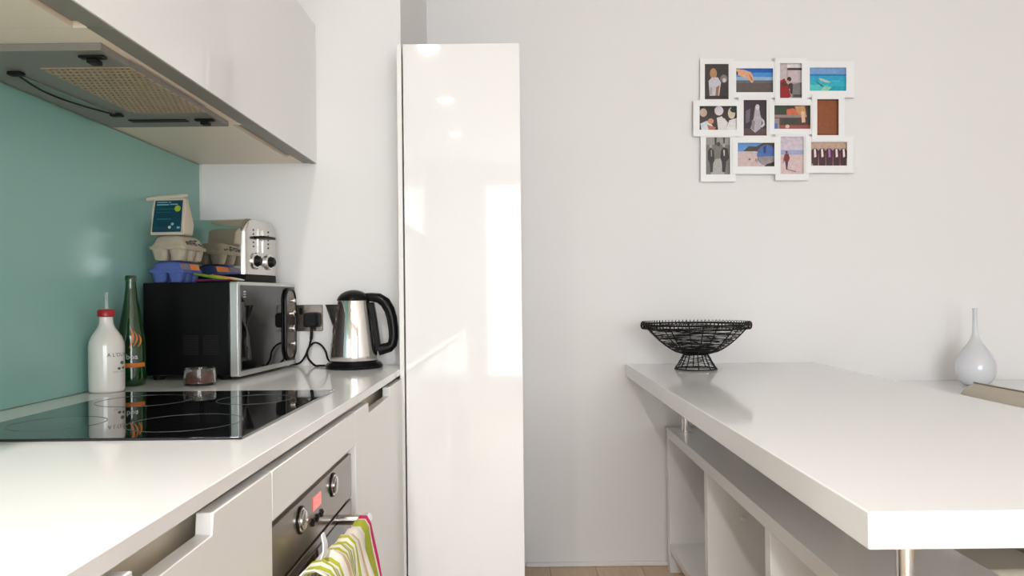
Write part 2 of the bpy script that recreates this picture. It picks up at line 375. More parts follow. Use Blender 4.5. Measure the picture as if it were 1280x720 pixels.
# tea towel draped over the handle
def towel():
    nu, nv = 90, 44; vs = []; uvs = []
    Ra = 0.0140
    for i in range(nu+1):
        u = i/nu
        Ra = 0.0140+0.020*max(0, 0.85-u)/0.85*(0.8+0.2*math.sin(u*23))
        for j in range(nv+1):
            v = j/nv
            # arc length: back side up, over the bar, front side down
            sback = 0.24; sfr = 0.34; arc = PI*Ra; tot = sback+arc+sfr; s_ = v*tot
            if s_ < sback: dd = sback-s_; x = -Ra; z = -dd; side = -1
            elif s_ < sback+arc: th = (s_-sback)/Ra; x = -Ra*math.cos(th); z = Ra*math.sin(th); dd = 0; side = 0
            else: dd = s_-sback-arc; x = Ra; z = -dd; side = 1
            k = min(1, dd/0.10)
            fold = 0.5+0.5*math.sin(u*PI*2*3.1+0.5+1.0*math.sin(dd*12))
            fold2 = 0.5+0.5*math.sin(u*PI*2*6.7+2.1+dd*9)
            if side == 1: x += k*(0.004+0.034*fold+0.014*fold2)*(1-0.55*max(0, (u-0.7)/0.3)**1.5)
            elif side == -1: x -= min(0.020, k*(0.010*fold))
            else: z += (0.004+0.012*max(0, 0.8-u))*fold2*math.sin(th)
            bunch = 0.5+(u-0.5)*(1-0.10*k*(1-0.4*min(1, dd/0.3)))
            y = 1.062+0.358*bunch + 0.012*math.sin(dd*22+u*7)*k
            drop = -0.05*(1-u)*k if side == 1 else 0
            vs.append((hx+x, y, hz+z+drop)); uvs.append((u+(0.5*dd*(0.75-u)/0.75+0.012*math.sin(v*19+u*5)*min(1, dd/0.05) if u < 0.75 else 0), v))
    fs = [(i*(nv+1)+j, (i+1)*(nv+1)+j, (i+1)*(nv+1)+j+1, i*(nv+1)+j+1) for i in range(nu) for j in range(nv)]
    me = bpy.data.meshes.new('cloth'); me.from_pydata(vs, [], fs); me.materials.append(MATS['towel'])
    ul = me.uv_layers.new(name='UVMap')
    for lp in me.loops: ul.data[lp.index].uv = uvs[lp.vertex_index]
    me.shade_smooth(); return me
tw = empty('tea_towel', (hx, 1.2, hz-0.30), 'lime and white striped tea towel with magenta edge hung on the oven handle', 'towel')
o = bpy.data.objects.new('cloth', towel()); C.objects.link(o); o.parent = tw; o.location = -tw.location
k = o.modifiers.new('solid', 'SOLIDIFY'); k.thickness = 0.0025; k.offset = 0
m = MB(); rr = []
for i in range(9):
    t = i/8; rr.append([(hx-0.004+0.003*math.sin(t*4)+dx, 1.135+0.016*s_*(1-0.6*t)+0.010*t, hz+0.034+0.034*t) for s_, dx in ((-1, 0), (1, 0), (1, 0.002), (-1, 0.002))])
m.loft(rr); o = m.build('care_tag', 'whiteprint', tw); o.location = -tw.location
# ------------------------------------------------------------------ hob
hb = empty('ceramic_hob', (-0.65, 1.41, ZW), 'black glass hob set into the white worktop', 'hob')
def locH(o): o.location = (0.65, -1.41, -ZW); return o
gh = locH(Bx('glass_top', 'blackglass', hb, -0.892, -0.416, 1.122, 1.698, ZW+0.0002, ZW+0.0045, 0.001))
for cx, cy, r in ((-0.563, 1.262, 0.092), (-0.781, 1.265, 0.074), (-0.545, 1.545, 0.074), (-0.772, 1.545, 0.092)):
    m = MB(); rg = []
    for rad, zz in ((r-0.0008, 0.0046), (r+0.0008, 0.0046), (r+0.0008, 0.0049), (r-0.0008, 0.0049)):
        rg.append([(cx+rad*math.cos(2*PI*t/64), cy+rad*math.sin(2*PI*t/64), ZW+zz) for t in range(64)])
    rg.append(rg[0]); m.loft(rg, caps=False)
    locH(m.build('zone_ring', 'ring', hb))
# ------------------------------------------------------------------ tall cupboard
tc = empty('tall_cupboard', (-0.17, 2.66, 0), 'tall glossy white cupboard at the end of the worktop', 'cupboard')
def locT(o): o.location = (0.17, -2.66, 0); return o
YT = 2.235
locT(Bx('carcass', 'satin', tc, -0.3325, 0.016, YT+0.022, YB-0.0008, 0.10, 1.882, smooth=0))
locT(Bx('side_panel', 'satin', tc, -0.3515, -0.3375, YT, YN+0.6, 0.0005, 1.884, 0.001))
locT(Bx('door', 'gloss', tc, -0.333, 0.018, YT, YT+0.02, 0.105, 1.885, 0.0015))
locT(Bx('plinth', 'satin', tc, -0.33, 0.014, YT+0.05, YT+0.065, 0.0005, 0.098))
# ------------------------------------------------------------------ wall cabinets and extractor
XC = -0.632; ZB = 1.5555; ZT = 1.996
def wall_unit(y0, y1, kind, label):
    e = empty('wall_cabinet', (-0.82, (y0+y1)/2, ZB), label, 'cabinet', group='wall cabinets above the worktop')
    def loc(o): o.location = (0.82, -(y0+y1)/2, -ZB); return o
    edge = -0.678 if kind == 'hood' else -0.676
    m = MB().box(XL+0.0008, -0.654, y0+0.0005, y1-0.0005, ZB+(0.10 if kind == 'hood' else 0.024), ZT-0.001)
    if kind == 'hood': m.box(XL+0.0008, -0.97, y0+0.0005, y1-0.0005, ZB+0.024, ZB+0.10).box(-0.690, -0.654, y0+0.0005, y1-0.0005, ZB+0.024, ZB+0.10)
    loc(m.build('carcass', 'satin', e, smooth=0))
    b = MB()
    if kind == 'hood': 
        for p_ in ((XL+0.0008, -0.960, y0+0.0005, y1-0.0005), (-0.705, edge, y0+0.0005, y1-0.0005), (-0.960, -0.705, y0+0.0005, 1.27), (-0.960, -0.705, 1.79, y1-0.0005)): b.box(*p_, ZB+0.001, ZB+0.0235)
    else:
        n0, n1 = kind
        b.box(XL+0.0008, -0.700, y0+0.0005, y1-0.0005, ZB+0.001, ZB+0.0235)
        if n0 > y0+0.01: b.box(-0.700, edge, y0+0.0005, n0, ZB+0.001, ZB+0.0235)
        if n1 < y1-0.01: b.box(-0.700, edge, n1, y1-0.0005, ZB+0.001, ZB+0.0235)
    loc(b.build('bottom_panel', 'carcass', e, smooth=0))
    loc(Bx('groove_rail', 'groove', e, edge+0.0004, -0.6535, y0+0.0005, y1-0.0005, ZB+0.0008, ZB+0.0236))
    if kind != 'hood': loc(Bx('finger_recess', 'groove', e, -0.6995, edge-0.0002, kind[0]+0.0005, kind[1]-0.0005, ZB+0.010, ZB+0.0236))
    d = MB().box(-0.6525, XC, y0+0.00005, y1-0.00005, ZB-0.0005, ZT)
    loc(d.build('door', 'gloss', e, 0))
    loc(Bx('door_edge', 'groove', e, -0.6520, XC-0.0035, y0+0.0012, y1-0.0012, ZB-0.0014, ZB-0.0006))
YH0, YH1 = 1.183, 1.83
wall_unit(YA, -0.117, (YA+0.1, YA+0.4), 'white wall cabinet at the open end of the row')
wall_unit(-0.117, 0.533, (0.0, 0.4), 'white wall cabinet next but one to the extractor hood')
wall_unit(0.533, YH0, (0.60, 1.178), 'white wall cabinet next to the extractor hood, away from the end wall')
wall_unit(YH0, YH1, 'hood', 'white wall cabinet holding the grey extractor hood')
wall_unit(YH1, YN-0.001, (YH1+0.02, 2.29), 'white wall cabinet between extractor hood and the end wall')
ZHd = ZB-0.002
hd = empty('extractor_hood', (-0.83, 1.53, ZB), 'grey built-in extractor hood with perforated filter under the wall cabinet', 'extractor hood')
def locX(o): o.location = (0.83, -1.53, -ZB); return o
hx0, hx1, hy0, hy1 = -0.978, -0.694, 1.252, 1.808
ZP = ZB-0.012
def hp(px, py, z=None): return onZ(px, py, ZP if z is None else z)
fa, fb, fc, fd = hp(52, 86), hp(158, 82), hp(258, 139), hp(168, 141)
fx0 = (fa.x+fd.x)/2; fx1 = (fb.x+fc.x)/2; fy0 = (fa.y+fb.y)/2; fy1 = (fc.y+fd.y)/2
g = 0.002
m = MB()
for a, b, c, d in ((hx0, hx1, hy0, fy0+g), (hx0, hx1, fy1-g, hy1), (hx0, fx0+g, fy0+g, fy1-g), (fx1-g, hx1, fy0+g, fy1-g)):
    m.box(a, b, c, d, ZP, ZB+0.0005)
locX(m.build('base_plate', 'hoodgrey', hd, smooth=0))
m = MB()      # filter chamber rising into the cabinet
m.box(fx0, fx1, fy0, fy1, ZB+0.095, ZB+0.098)
m.box(fx0-0.002, fx0, fy0, fy1, ZB+0.001, ZB+0.098).box(fx1, fx1+0.002, fy0, fy1, ZB+0.001, ZB+0.098)
m.box(fx0-0.002, fx1+0.002, fy0-0.002, fy0, ZB+0.001, ZB+0.098).box(fx0-0.002, fx1+0.002, fy1, fy1+0.002, ZB+0.001, ZB+0.098)
locX(m.build('filter_chamber', 'hoodgrey', hd, smooth=0))
m = MB(); ny, nx = 19, 15; sy_ = (fy1-fy0)/ny; sx_ = (fx1-fx0)/nx
for i in range(ny+1):
    yy = fy0+sy_*i; m.box(fx0, fx1, max(fy0, yy-0.17*sy_), min(fy1, yy+0.17*sy_), ZP-0.0022, ZP-0.0003)
for i in range(ny):
    for k_ in range(nx+1):
        xx = fx0+sx_*(k_+(0.25 if i % 2 else -0.25)); a, b = max(fx0, xx-0.22*sx_), min(fx1, xx+0.22*sx_)
        if b > a: m.box(a, b, fy0+sy_*(i+0.17), fy0+sy_*(i+0.83), ZP-0.0022, ZP-0.0003)
locX(m.build('filter', 'hoodmesh', hd, smooth=0))
# curved lamp lens beside the filter
p0, p1 = hp(20, 90), hp(146, 142); n = 18; poly = []
for i in range(n+1):
    t = i/n; q = p0.lerp(p1, t); poly.append((q.x-0.032*math.sin(PI*t), q.y))
xi = max(p0.x, p1.x)
m = MB().prism(poly, 2, ZP-0.003, ZP-0.0002); lens = locX(m.build('lamp_lens', 'hoodlens', hd))
m = MB().tube([(x_, y_, ZP-0.003) for x_, y_ in poly], 0.0022, 6); locX(m.build('lens_rim', 'blackmatt', hd))
for (u_, w_) in ((p0, 0), (p1, 0)):
    locX(Bx('lens_clip', 'blackmatt', hd, u_.x-0.013, u_.x+0.013, u_.y-0.008, u_.y+0.008, ZP-0.007, ZP-0.0003, 0.002))
for px, py in ((116, 70), (256, 149)):
    q = hp(px, py); m = MB().box(q.x-0.022, q.x+0.022, q.y-0.008, q.y+0.008, ZP-0.005, ZP-0.0003).box(q.x-0.009, q.x+0.009, q.y-0.006, q.y+0.016, ZP-0.013, ZP-0.005)
    locX(m.build('filter_catch', 'blackmatt', hd, 0.002))
q0, q1 = hp(163, 151), hp(233, 149.5)
locX(Bx('switch_bar', 'blackmatt', hd, q0.x, q1.x, q0.y-0.012, q0.y+0.012, ZP-0.002, ZP-0.0003, 0.0008))
# ------------------------------------------------------------------ microwave
AN = math.radians(4.6); MWW, MWD, MWH = 0.402, 0.260, 0.246
FT = 0.013
mw = empty('microwave', (-0.73, 1.951, ZW), 'black microwave with silver-edged dark glass door beside the splashback', 'microwave', -AN)
cs = Bx('case', 'black', mw, -MWD, -0.0225, 0, MWW, FT, FT+MWH, 0.003)
m = MB()
for i in range(9):
    for k_ in range(2):
        zz = FT+0.055+i*0.006; xx = -0.15+0.055*k_
        m.box(xx, xx+0.042, -0.0012, -0.0002, zz, zz+0.003)
o = m.build('side_vent', 'vent', cs, smooth=0)
MB().prism(rrect(0, MWW, FT-0.004, FT+MWH+0.001, 0.006), 0, -0.022, 0).build('door_frame', 'silver', mw, 0.0015)
MB().prism(rrect(0.014, 0.292, FT+0.010, FT+MWH-0.008, 0.004), 0, 0.0002, 0.003).build('door_glass', 'blackglass', mw, 0.0008)
MB().prism(rrect(0.294, MWW-0.012, FT+0.010, FT+MWH-0.008, 0.004), 0, 0.0002, 0.0025).build('fascia', 'blackglass', mw, 0.0008)
m = MB(); pts = rrect(0.302, MWW-0.022, FT+0.016, FT+MWH-0.016, 0.034, 8)
m.tube([(0.0075, a, b) for a, b in pts], 0.0045, 8, closed=True)
hn = m.build('handle_ring', 'black', mw)
MB().prism(rrect(0.306, MWW-0.026, FT+0.020, FT+MWH-0.020, 0.030, 8), 0, 0.003, 0.009).build('control_panel', 'ovenpanel', mw, 0.001)
for zz, r in ((0.195, 0.007), (0.155, 0.010), (0.110, 0.010), (0.062, 0.007)):
    k_ = MB(); k_.loft([[(0.0092+h, 0.356+rr_*math.cos(2*PI*t/18), FT+zz+rr_*math.sin(2*PI*t/18)) for t in range(18)] for rr_, h in ((r, 0), (r, 0.006), (r*0.8, 0.008))])
    k_.build('button', 'chrome', mw)
m = MB()
for i in range(3): m.box(0.0031, 0.0034, 0.028, 0.042, FT+0.205+i*0.007, FT+0.208+i*0.007)
m.build('logo_mark', 'silver', mw)
for xx in (-0.235, -0.05):
    for yy in (0.03, MWW-0.03):
        MB().lathe([(0.014, 0.0003), (0.016, FT-0.0006)], 14, c=(xx, yy, 0)).build('foot', 'blackmatt', mw)
ZM = ZW+FT+MWH+0.0015      # microwave top
# ------------------------------------------------------------------ toaster
ta = math.radians(10)
to = empty('toaster', (-0.772, 2.125, ZM+0.0005), 'chrome four-slice toaster with black base standing on the microwave', 'toaster', -ta)
TL, TW_, TH = 0.195, 0.185, 0.188
MB().prism(rrect(0.004, TW_-0.004, 0, 0.024, 0.003, 2), 0, -TL+0.003, -0.002).build('base', 'blackmatt', to, 0.001)
def tprof(ins): return [(ins, 0.0245)]+[(TW_-ins, 0.0245)]+[(p[0], p[1]) for p in rrect(ins, TW_-ins, 0.0, TH-ins*0.6, 0.042, 8)[:18]]
MB().prism(tprof(0), 0, -TL+0.014, -0.014).build('shell', 'chrome', to, 0, smooth=35)
MB().loft([[(x_, a, b) for a, b in tprof(i_)] for x_, i_ in ((-0.0138, 0.0), (-0.006, 0.0015), (-0.001, 0.006), (0, 0.010))]).build('end_panel', 'brush', to, smooth=50)
MB().loft([[(x_, a, b) for a, b in tprof(i_)] for x_, i_ in ((-TL+0.0138, 0.0), (-TL+0.004, 0.003), (-TL+0.002, 0.009))]).build('back_panel', 'brush', to, smooth=50)
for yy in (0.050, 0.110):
    Bx('bread_slot_shade', 'vent', to, -TL+0.03, -0.03, yy, yy+0.026, TH-0.004, TH+0.0006)  # solid blocks, black to paint the shade inside the bread slots
for yy in (0.052, 0.132):
    k_ = MB(); k_.loft([[(0.0003+h, yy+r*math.cos(2*PI*t/22), 0.064+r*math.sin(2*PI*t/22)) for t in range(22)] for r, h in ((0.0245, 0), (0.0245, 0.005), (0.021, 0.008))])
    kn = k_.build('dial', 'chrome', to)
    MB().prism(rrect(yy-0.006, yy+0.006, 0.050, 0.078, 0.004, 3), 0, 0.0085, 0.018).build('dial_grip', 'black', kn, 0.002)
    k_ = MB(); k_.loft([[(0.0085+h, yy+r*math.cos(2*PI*t/22), 0.064+r*math.sin(2*PI*t/22)) for t in range(22)] for r, h in ((0.0175, 0), (0.009, 0.012))])
    k_.build('dial_cap', 'black', kn)
Bx('lever', 'black', to, 0.0004, 0.030, 0.056, 0.124, 0.130, 0.138, 0.003)
for yy in (0.072, 0.100): Bx('lever_track', 'steel', to, 0.0003, 0.003, yy-0.004, yy+0.004, 0.088, 0.160, 0.001)
for yy in (0.046, 0.132):
    for i in range(5):
        Bx('browning_mark', 'vent', to, 0.0003, 0.0008, yy-0.003, yy+0.003, 0.104+i*0.012, 0.109+i*0.012)
# ------------------------------------------------------------------ egg boxes, paper bag, sticks
def egg_box(name, loc, rz, m_, label, w, d, hb_, hl):
    e = empty(name, loc, label, 'egg box', rz)
    b = MB(); zr = hb_
    for i in range(2):
        for k_ in range(3):
            cx = -w/2+w*(i+0.5)/2; cy = d*(k_+0.5)/3; hw, hd_ = w/4-0.001, d/6-0.001
            rg = []
            for s_, zz in ((0.62, 0.0), (0.74, 0.004), (0.9, zr*0.6), (1.0, zr-0.004)):
                p = rrect(cx-hw*s_, cx+hw*s_, cy-hd_*s_, cy+hd_*s_, 0.013*s_, 3); rg.append([(x_, y_, zz) for x_, y_ in p])
            b.loft(rg)
    p = rrect(-w/2-0.003, w/2+0.003, -0.003, d+0.003, 0.012, 3)
    b.loft([[(x_, y_, zr-0.0045) for x_, y_ in p], [(x_, y_, zr) for x_, y_ in p]])
    b.build('tray', m_, e, smooth=45)
    l = MB(); rg = []
    for s_, zz in ((0.004, zr+0.0004), (0.004, zr+0.004), (-0.002, zr+0.005), (-0.008, zr+hl*0.72), (-0.016, zr+hl*0.95), (-0.022, zr+hl)):
        p = rrect(-w/2-s_, w/2+s_, -s_, d+s_, 0.014, 3); rg.append([(x_, y_, zz) for x_, y_ in p])
    l.loft(rg)
    lid = l.build('lid', m_, e, smooth=45)
    return e, lid, zr+hl
e1, lid1, h1 = egg_box('egg_box', (-0.9385, 1.992, ZM+0.0005), -math.radians(2), 'cartonblue', 'blue pulp egg box at the bottom of the stack on the microwave', 0.088, 0.118, 0.030, 0.028)
def side_patch(m_, name, lid, y0, y1, z0, z1, w, hl, out=0.0012):
    # a label on the sloping long side of a lid
    xs = lambda z: w/2-0.002-(z-0.005)/(hl*0.72-0.005)*0.006
    mm = MB().add([(xs(z0)+out, y0, z0), (xs(z0)+out, y1, z0), (xs(z1)+out, y1, z1), (xs(z1)+out, y0, z1),
                   (xs(z0)-0.001, y0, z0), (xs(z0)-0.001, y1, z0), (xs(z1)-0.001, y1, z1), (xs(z1)-0.001, y0, z1)],
                  [(0,1,2,3), (7,6,5,4), (0,4,5,1), (1,5,6,2), (2,6,7,3), (3,7,4,0)])
    o = mm.build(name, m_, lid, smooth=0); return o
o = side_patch('sticker', 'printed_label', lid1, 0.006, 0.060, 0.003, 0.021, 0.088, 0.028); o.location.z = 0.030
o = side_patch('stickerorange', 'orange_label', lid1, 0.060, 0.112, 0.003, 0.021, 0.088, 0.028); o.location.z = 0.030
e2, lid2, h2 = egg_box('egg_box', (-0.932, 1.985, ZM+0.0008+h1), -math.radians(4), 'cartongrey', 'grey pulp egg box stacked on the blue egg box', 0.094, 0.125, 0.034, 0.034)
m = MB()
for i in range(16):
    y_ = 0.02+random.random()*0.08; z_ = 0.008+random.random()*0.012
    m.box(0.0405, 0.0465, y_, y_+0.006, z_, z_+0.004)
o = m.build('printed_spots', 'ink', lid2, smooth=0); o.location.z = 0.034
# paper bag with a rolled top
pb = empty('paper_bag', (-0.932, 2.020, ZM+0.0012+h1+h2), 'cream paper food bag with dark teal label on the grey egg box', 'paper bag', -math.radians(5))
m = MB(); rg = []; bw, bd = 0.049, 0.026
for t, zz in ((0.0, 0.0), (0.05, 0.004), (0.3, 0.032), (0.6, 0.062), (0.85, 0.086), (1.0, 0.100)):
    k_ = 1-0.10*t; kd = (1-0.62*max(0, t-0.15)/0.85) if t > 0.15 else 1
    w_ = bw*k_-(0.004 if t == 0 else 0); d_ = bd*kd
    ring = [(-w_, -d_), (-w_*0.35, -d_*1.05), (w_*0.35, -d_*1.03), (w_, -d_), (w_*1.03, 0), (w_, d_), (0, d_*1.04), (-w_, d_), (-w_*0.97, 0)]
    rg.append([(x_+0.003*math.sin(7*t+i), y_+0.0015*math.sin(11*t+2*i), zz) for i, (x_, y_) in enumerate(ring)])
m.loft(rg); m.build('bag_body', 'paper', pb, 0.002, smooth=50)
m = MB(); m.tube([(-0.066, -0.008, 0.0985), (-0.046, -0.006, 0.1005), (-0.02, -0.007, 0.1035), (0.01, -0.006, 0.104), (0.033, -0.005, 0.1065), (0.048, -0.005, 0.108)], [0.0055, 0.007, 0.0065, 0.0065, 0.006, 0.004], 8)
m.build('rolled_top', 'paper', pb, smooth=60)
def bagpt(u, v, out):   # u -1..1, v 0..1 on the sloping front of the bag
    z = 0.006+v*0.088; t = z/0.100; kd = (1-0.62*max(0, t-0.15)/0.85) if t > 0.15 else 1
    return (u*0.0405*(1-0.05*t)+0.001, -bd*kd*1.05-0.0012-out, z)
def bagquad(name, m_, u0, u1, v0, v1, out, parent):
    n = 6; mm = MB(); vs = []
    for i in range(n+1):
        v = v0+(v1-v0)*i/n
        vs += [bagpt(u0, v, out), bagpt(u1, v, out), bagpt(u1, v, out-0.0006), bagpt(u0, v, out-0.0006)]
    mm.loft([vs[i*4:i*4+4] for i in range(n+1)]); return mm.build(name, m_, parent, smooth=0)
lb = bagquad('label', 'teal', -1, 1, 0.02, 1.0, 0.0012, pb)
for a_, b_, v_, m_, hh in ((-0.85, -0.1, 0.93, 'tealtext', 0.025), (-0.02, 0.16, 0.93, 'tealtext', 0.025), (-0.85, 0.02, 0.85, 'tealtext', 0.035), (0.1, 0.65, 0.86, 'tealtext', 0.03),
                           (-0.8, 0.45, 0.72, 'tealmid', 0.025), (-0.8, 0.2, 0.62, 'tealmid', 0.02), (-0.75, 0.25, 0.40, 'tealmid', 0.04), (0.72, 0.92, 0.12, 'tealtext', 0.06)):
    bagquad('label_line', m_, a_, b_, v_, v_+hh, 0.0018, lb)
def bagdisc(m_, u, v, r):
    c = Vector(bagpt(u, v, 0.0018)); t1 = Vector((1, 0, 0)); t2 = (Vector(bagpt(u, v+0.1, 0.0018))-c).normalized(); nn = t1.cross(t2)
    mm = MB(); mm.loft([[tuple(c+(t1*math.cos(2*PI*i/20)+t2*math.sin(2*PI*i/20))*r+nn*h) for i in range(20)] for h in (0, 0.0006)])
    mm.build('label_spot', m_, lb)
bagdisc('lime', 0.68, 0.74, 0.0085); bagdisc('tealtext', 0.40, 0.26, 0.004); bagdisc('paper', 0.22, 0.16, 0.004)
# coloured sticks: two lie flat, the others lean on them
for m_, bx_, by_, z0_, z1_, an, L_, nm, wd in (('stred', -0.862, 2.000, 0.0038, 0.0038, 4, 0.100, 'dark red', 1.2), ('stpurple', -0.850, 1.988, 0.0038, 0.0038, -3, 0.095, 'dark purple', 1.2),
        ('stgreen', -0.868, 2.012, 0.0215, 0.0040, -14, 0.098, 'mid green', 2.2), ('stlime', -0.850, 2.014, 0.0195, 0.0036, -20, 0.092, 'pale lime', 1.6),
        ('styellow', -0.826, 2.022, 0.0175, 0.0038, -24, 0.088, 'yellow', 2.2), ('stwhite', -0.815, 2.036, 0.0150, 0.0036, -18, 0.086, 'white', 1.8)):
    e = empty('plastic_stick', (bx_, by_, ZM+0.0006), 'slim %s plastic stick on top of the microwave' % nm, 'stick', math.radians(an), 'coloured sticks on the microwave')
    dz = z1_-z0_
    MB().tube([(0, 0, z0_), (L_*0.6, 0, z0_+dz*0.6), (L_*0.78, 0, z0_+dz*0.78)], [0.0034, 0.0034, 0.003], 8, flat=(1, wd)).build('shaft', m_, e)
    MB().tube([(L_*0.785, 0, z0_+dz*0.785), (L_*0.9, 0, z0_+dz*0.9), (L_, 0, z1_)], [0.003, 0.0024, 0.0010], 8, flat=(1, wd)).build('tip', m_, e)
# ------------------------------------------------------------------ oil bottle
ob = empty('oil_bottle', (-0.959, 1.74, ZW+0.0003), 'white stoneware oil bottle with red collar and pourer', 'bottle')
R = 0.0385
MB().lathe([(R-0.004, 0), (R-0.001, 0.003), (R, 0.008), (R, 0.105), (R-0.0015, 0.116), (R-0.0055, 0.128), (R-0.012, 0.139), (R-0.0185, 0.148), (R-0.0225, 0.157), (0.0148, 0.166), (0.0145, 0.1745)], 40).build('body', 'ceramic', ob, smooth=60)
MB().lathe([(0.0165, 0.1748), (0.0185, 0.177), (0.0185, 0.189), (0.016, 0.192), (0.0065, 0.1925)], 28).build('collar', 'redcap', ob)
MB().lathe([(0.0055, 0.1927), (0.0045, 0.205), (0.004, 0.226), (0.0062, 0.232)], 16).build('pourer', 'clearplastic', ob)
va = math.atan2(-1.74, 0.959)     # towards the viewer
text_on_cyl('lettering', "A L'OLIVIER", 0.0125, R, va+0.85, 0.083, 'ink', ob)
text_on_cyl('small_lettering', "huile d'olive", 0.0065, R, va+0.75, 0.046, 'inkfaint', ob)
m = MB()
for a_, z_, r_ in ((va+0.95, 0.068, 0.0055), (va+0.72, 0.055, 0.0042), (va+1.05, 0.056, 0.0042)):
    c = Vector(((R+0.0003)*math.cos(a_), (R+0.0003)*math.sin(a_), z_)); t1 = Vector((-math.sin(a_), math.cos(a_), 0)); nn = Vector((math.cos(a_), math.sin(a_), 0))
    m.loft([[tuple(c+t1*r_*math.cos(2*PI*i/16)+Vector((0, 0, 0.75*r_*math.sin(2*PI*i/16)))+nn*h) for i in range(16)] for h in (-0.001, 0.0004)])
m.build('olive_emblem', 'oliveink', ob)
# green bottle
gb = empty('green_bottle', (-0.9635, 1.862, ZW+0.0003), 'slim tall green glass bottle with orange print between oil bottle and microwave', 'bottle')
R = 0.0335
def gr(z):
    P = [(0, R-0.004), (0.004, R), (0.085, R), (0.12, R*0.93), (0.17, R*0.70), (0.215, R*0.47), (0.25, R*0.36), (0.262, R*0.36)]
    for (z0, r0), (z1, r1) in zip(P, P[1:]):
        if z <= z1: return r0+(r1-r0)*(z-z0)/(z1-z0)
    return P[-1][1]
MB().lathe([(gr(z), z) for z in [0, 0.004, 0.02, 0.085]+[0.085+0.177*i/16 for i in range(1, 17)]], 36).build('body', 'greenglass', gb, smooth=60)
MB().lathe([(0.0135, 0.2622), (0.0135, 0.272), (0.012, 0.275)], 24).build('lip', 'greenglass', gb)
va2 = math.atan2(-1.862, 0.9635)
m = MB(); rg = []
for z in (0.0475, 0.0485, 0.0570, 0.058):
    dr_ = 0.0003 if z in (0.0475, 0.058) else 0.0008
    rg.append([((R+dr_)*math.cos(va2-1.0+2.0*i/24), (R+dr_)*math.sin(va2-1.0+2.0*i/24), z) for i in range(25)])
m.loft(rg, caps=False, closed=False); m.build('orange_band', 'orangeprint', gb)
text_on_cyl('lettering', 'boa', 0.018, R, va2+0.02, 0.068, 'whiteprint', gb)
m = MB()
for a_, z0_, z1_, w_ in ((va2-0.15, 0.095, 0.150, 0.0026), (va2+0.45, 0.098, 0.130, 0.0026), (va2+0.15, 0.10, 0.138, 0.0022)):
    rg = []
    for i in range(9):
        t = i/8; z = z0_+(z1_-z0_)*t; r_ = gr(z)+0.0006; ww = w_*math.sin(PI*(0.1+0.88*t))/r_; a2 = a_+0.25*math.sin(3*t)
        rg.append([(r_*math.cos(a2-ww), r_*math.sin(a2-ww), z), (r_*math.cos(a2+ww), r_*math.sin(a2+ww), z)])
    m.loft(rg, caps=False, closed=False)
m.build('flame_print', 'orangeprint', gb)
# small glass jar
gj = empty('glass_jar', (-0.789, 1.852, ZW+0.0003), 'small round glass pot of brown spice on the worktop behind the hob', 'jar')
R = 0.0385
MB().lathe([(R-0.006, 0), (R-0.001, 0.002), (R, 0.006), (R, 0.038), (R-0.001, 0.043), (R-0.004, 0.043), (R-0.005, 0.038), (R-0.005, 0.007), (R-0.008, 0.005)], 36).build('glass_wall', 'glass', gj, smooth=50)
MB().lathe([(R-0.0085, 0.0055), (R-0.0056, 0.0075), (R-0.0056, 0.027), (R-0.012, 0.0285), (0.004, 0.030)], 30).build('contents', 'spice', gj)
# ------------------------------------------------------------------ kettle
ke = empty('kettle', (-0.4985, 2.283, ZW+0.0003), 'polished steel jug kettle with black lid and handle', 'kettle')
MB().lathe([(0.080, 0), (0.086, 0.002), (0.087, 0.008), (0.082, 0.015), (0.074, 0.018), (0.070, 0.0215)], 40).build('power_base', 'black', ke)
MB().lathe([(0.071, 0.022), (0.0735, 0.025), (0.0728, 0.040), (0.068, 0.085), (0.0615, 0.135), (0.0545, 0.180), (0.0500, 0.205)], 48).build('body', 'chrome', ke, smooth=60)
MB().lathe([(0.0505, 0.2055), (0.0500, 0.209), (0.046, 0.2175), (0.038, 0.2265), (0.026, 0.2335), (0.012, 0.2375), (0.003, 0.2385)], 40).build('lid', 'black', ke, smooth=60)
# spout on the left
m = MB(); rg = []
for zz, xo, wy in ((0.120, -0.0625, 0.004), (0.142, -0.070, 0.013), (0.165, -0.0775, 0.019), (0.186, -0.0845, 0.023), (0.1945, -0.088, 0.024)):
    xi = -0.048
    rg.append([(xi, -wy, zz), (xo*0.72+xi*0.28, -wy*0.8, zz), (xo*0.93+xi*0.07, -wy*0.35, zz), (xo, 0, zz), (xo*0.93+xi*0.07, wy*0.35, zz), (xo*0.72+xi*0.28, wy*0.8, zz), (xi, wy, zz)])
m.loft(rg, closed=True); m.build('spout', 'chrome', ke, smooth=45)
hpth = [(0.030, 0, 0.217), (0.052, 0, 0.216), (0.078, 0, 0.2125), (0.097, 0, 0.199), (0.110, 0, 0.176), (0.117, 0, 0.150), (0.121, 0, 0.118), (0.1215, 0, 0.092), (0.118, 0, 0.072), (0.108, 0, 0.062), (0.094, 0, 0.058), (0.076, 0, 0.054)]
MB().tube(hpth, [0.011, 0.013, 0.0155, 0.017, 0.0165, 0.016, 0.015, 0.0145, 0.015, 0.016, 0.0165, 0.0175], 14, flat=(1, 0.95)).build('handle', 'black', ke, smooth=60)
m = MB(); rg = []
for zz, r_ in ((0.050, 0.0735), (0.10, 0.0675), (0.15, 0.0605), (0.200, 0.0525)):
    rg.append([(r_-0.006, -0.012, zz), (r_+0.010, -0.012, zz), (r_+0.010, 0.012, zz), (r_-0.006, 0.012, zz)])
m.loft(rg); m.build('handle_strap', 'black', ke, 0.003)
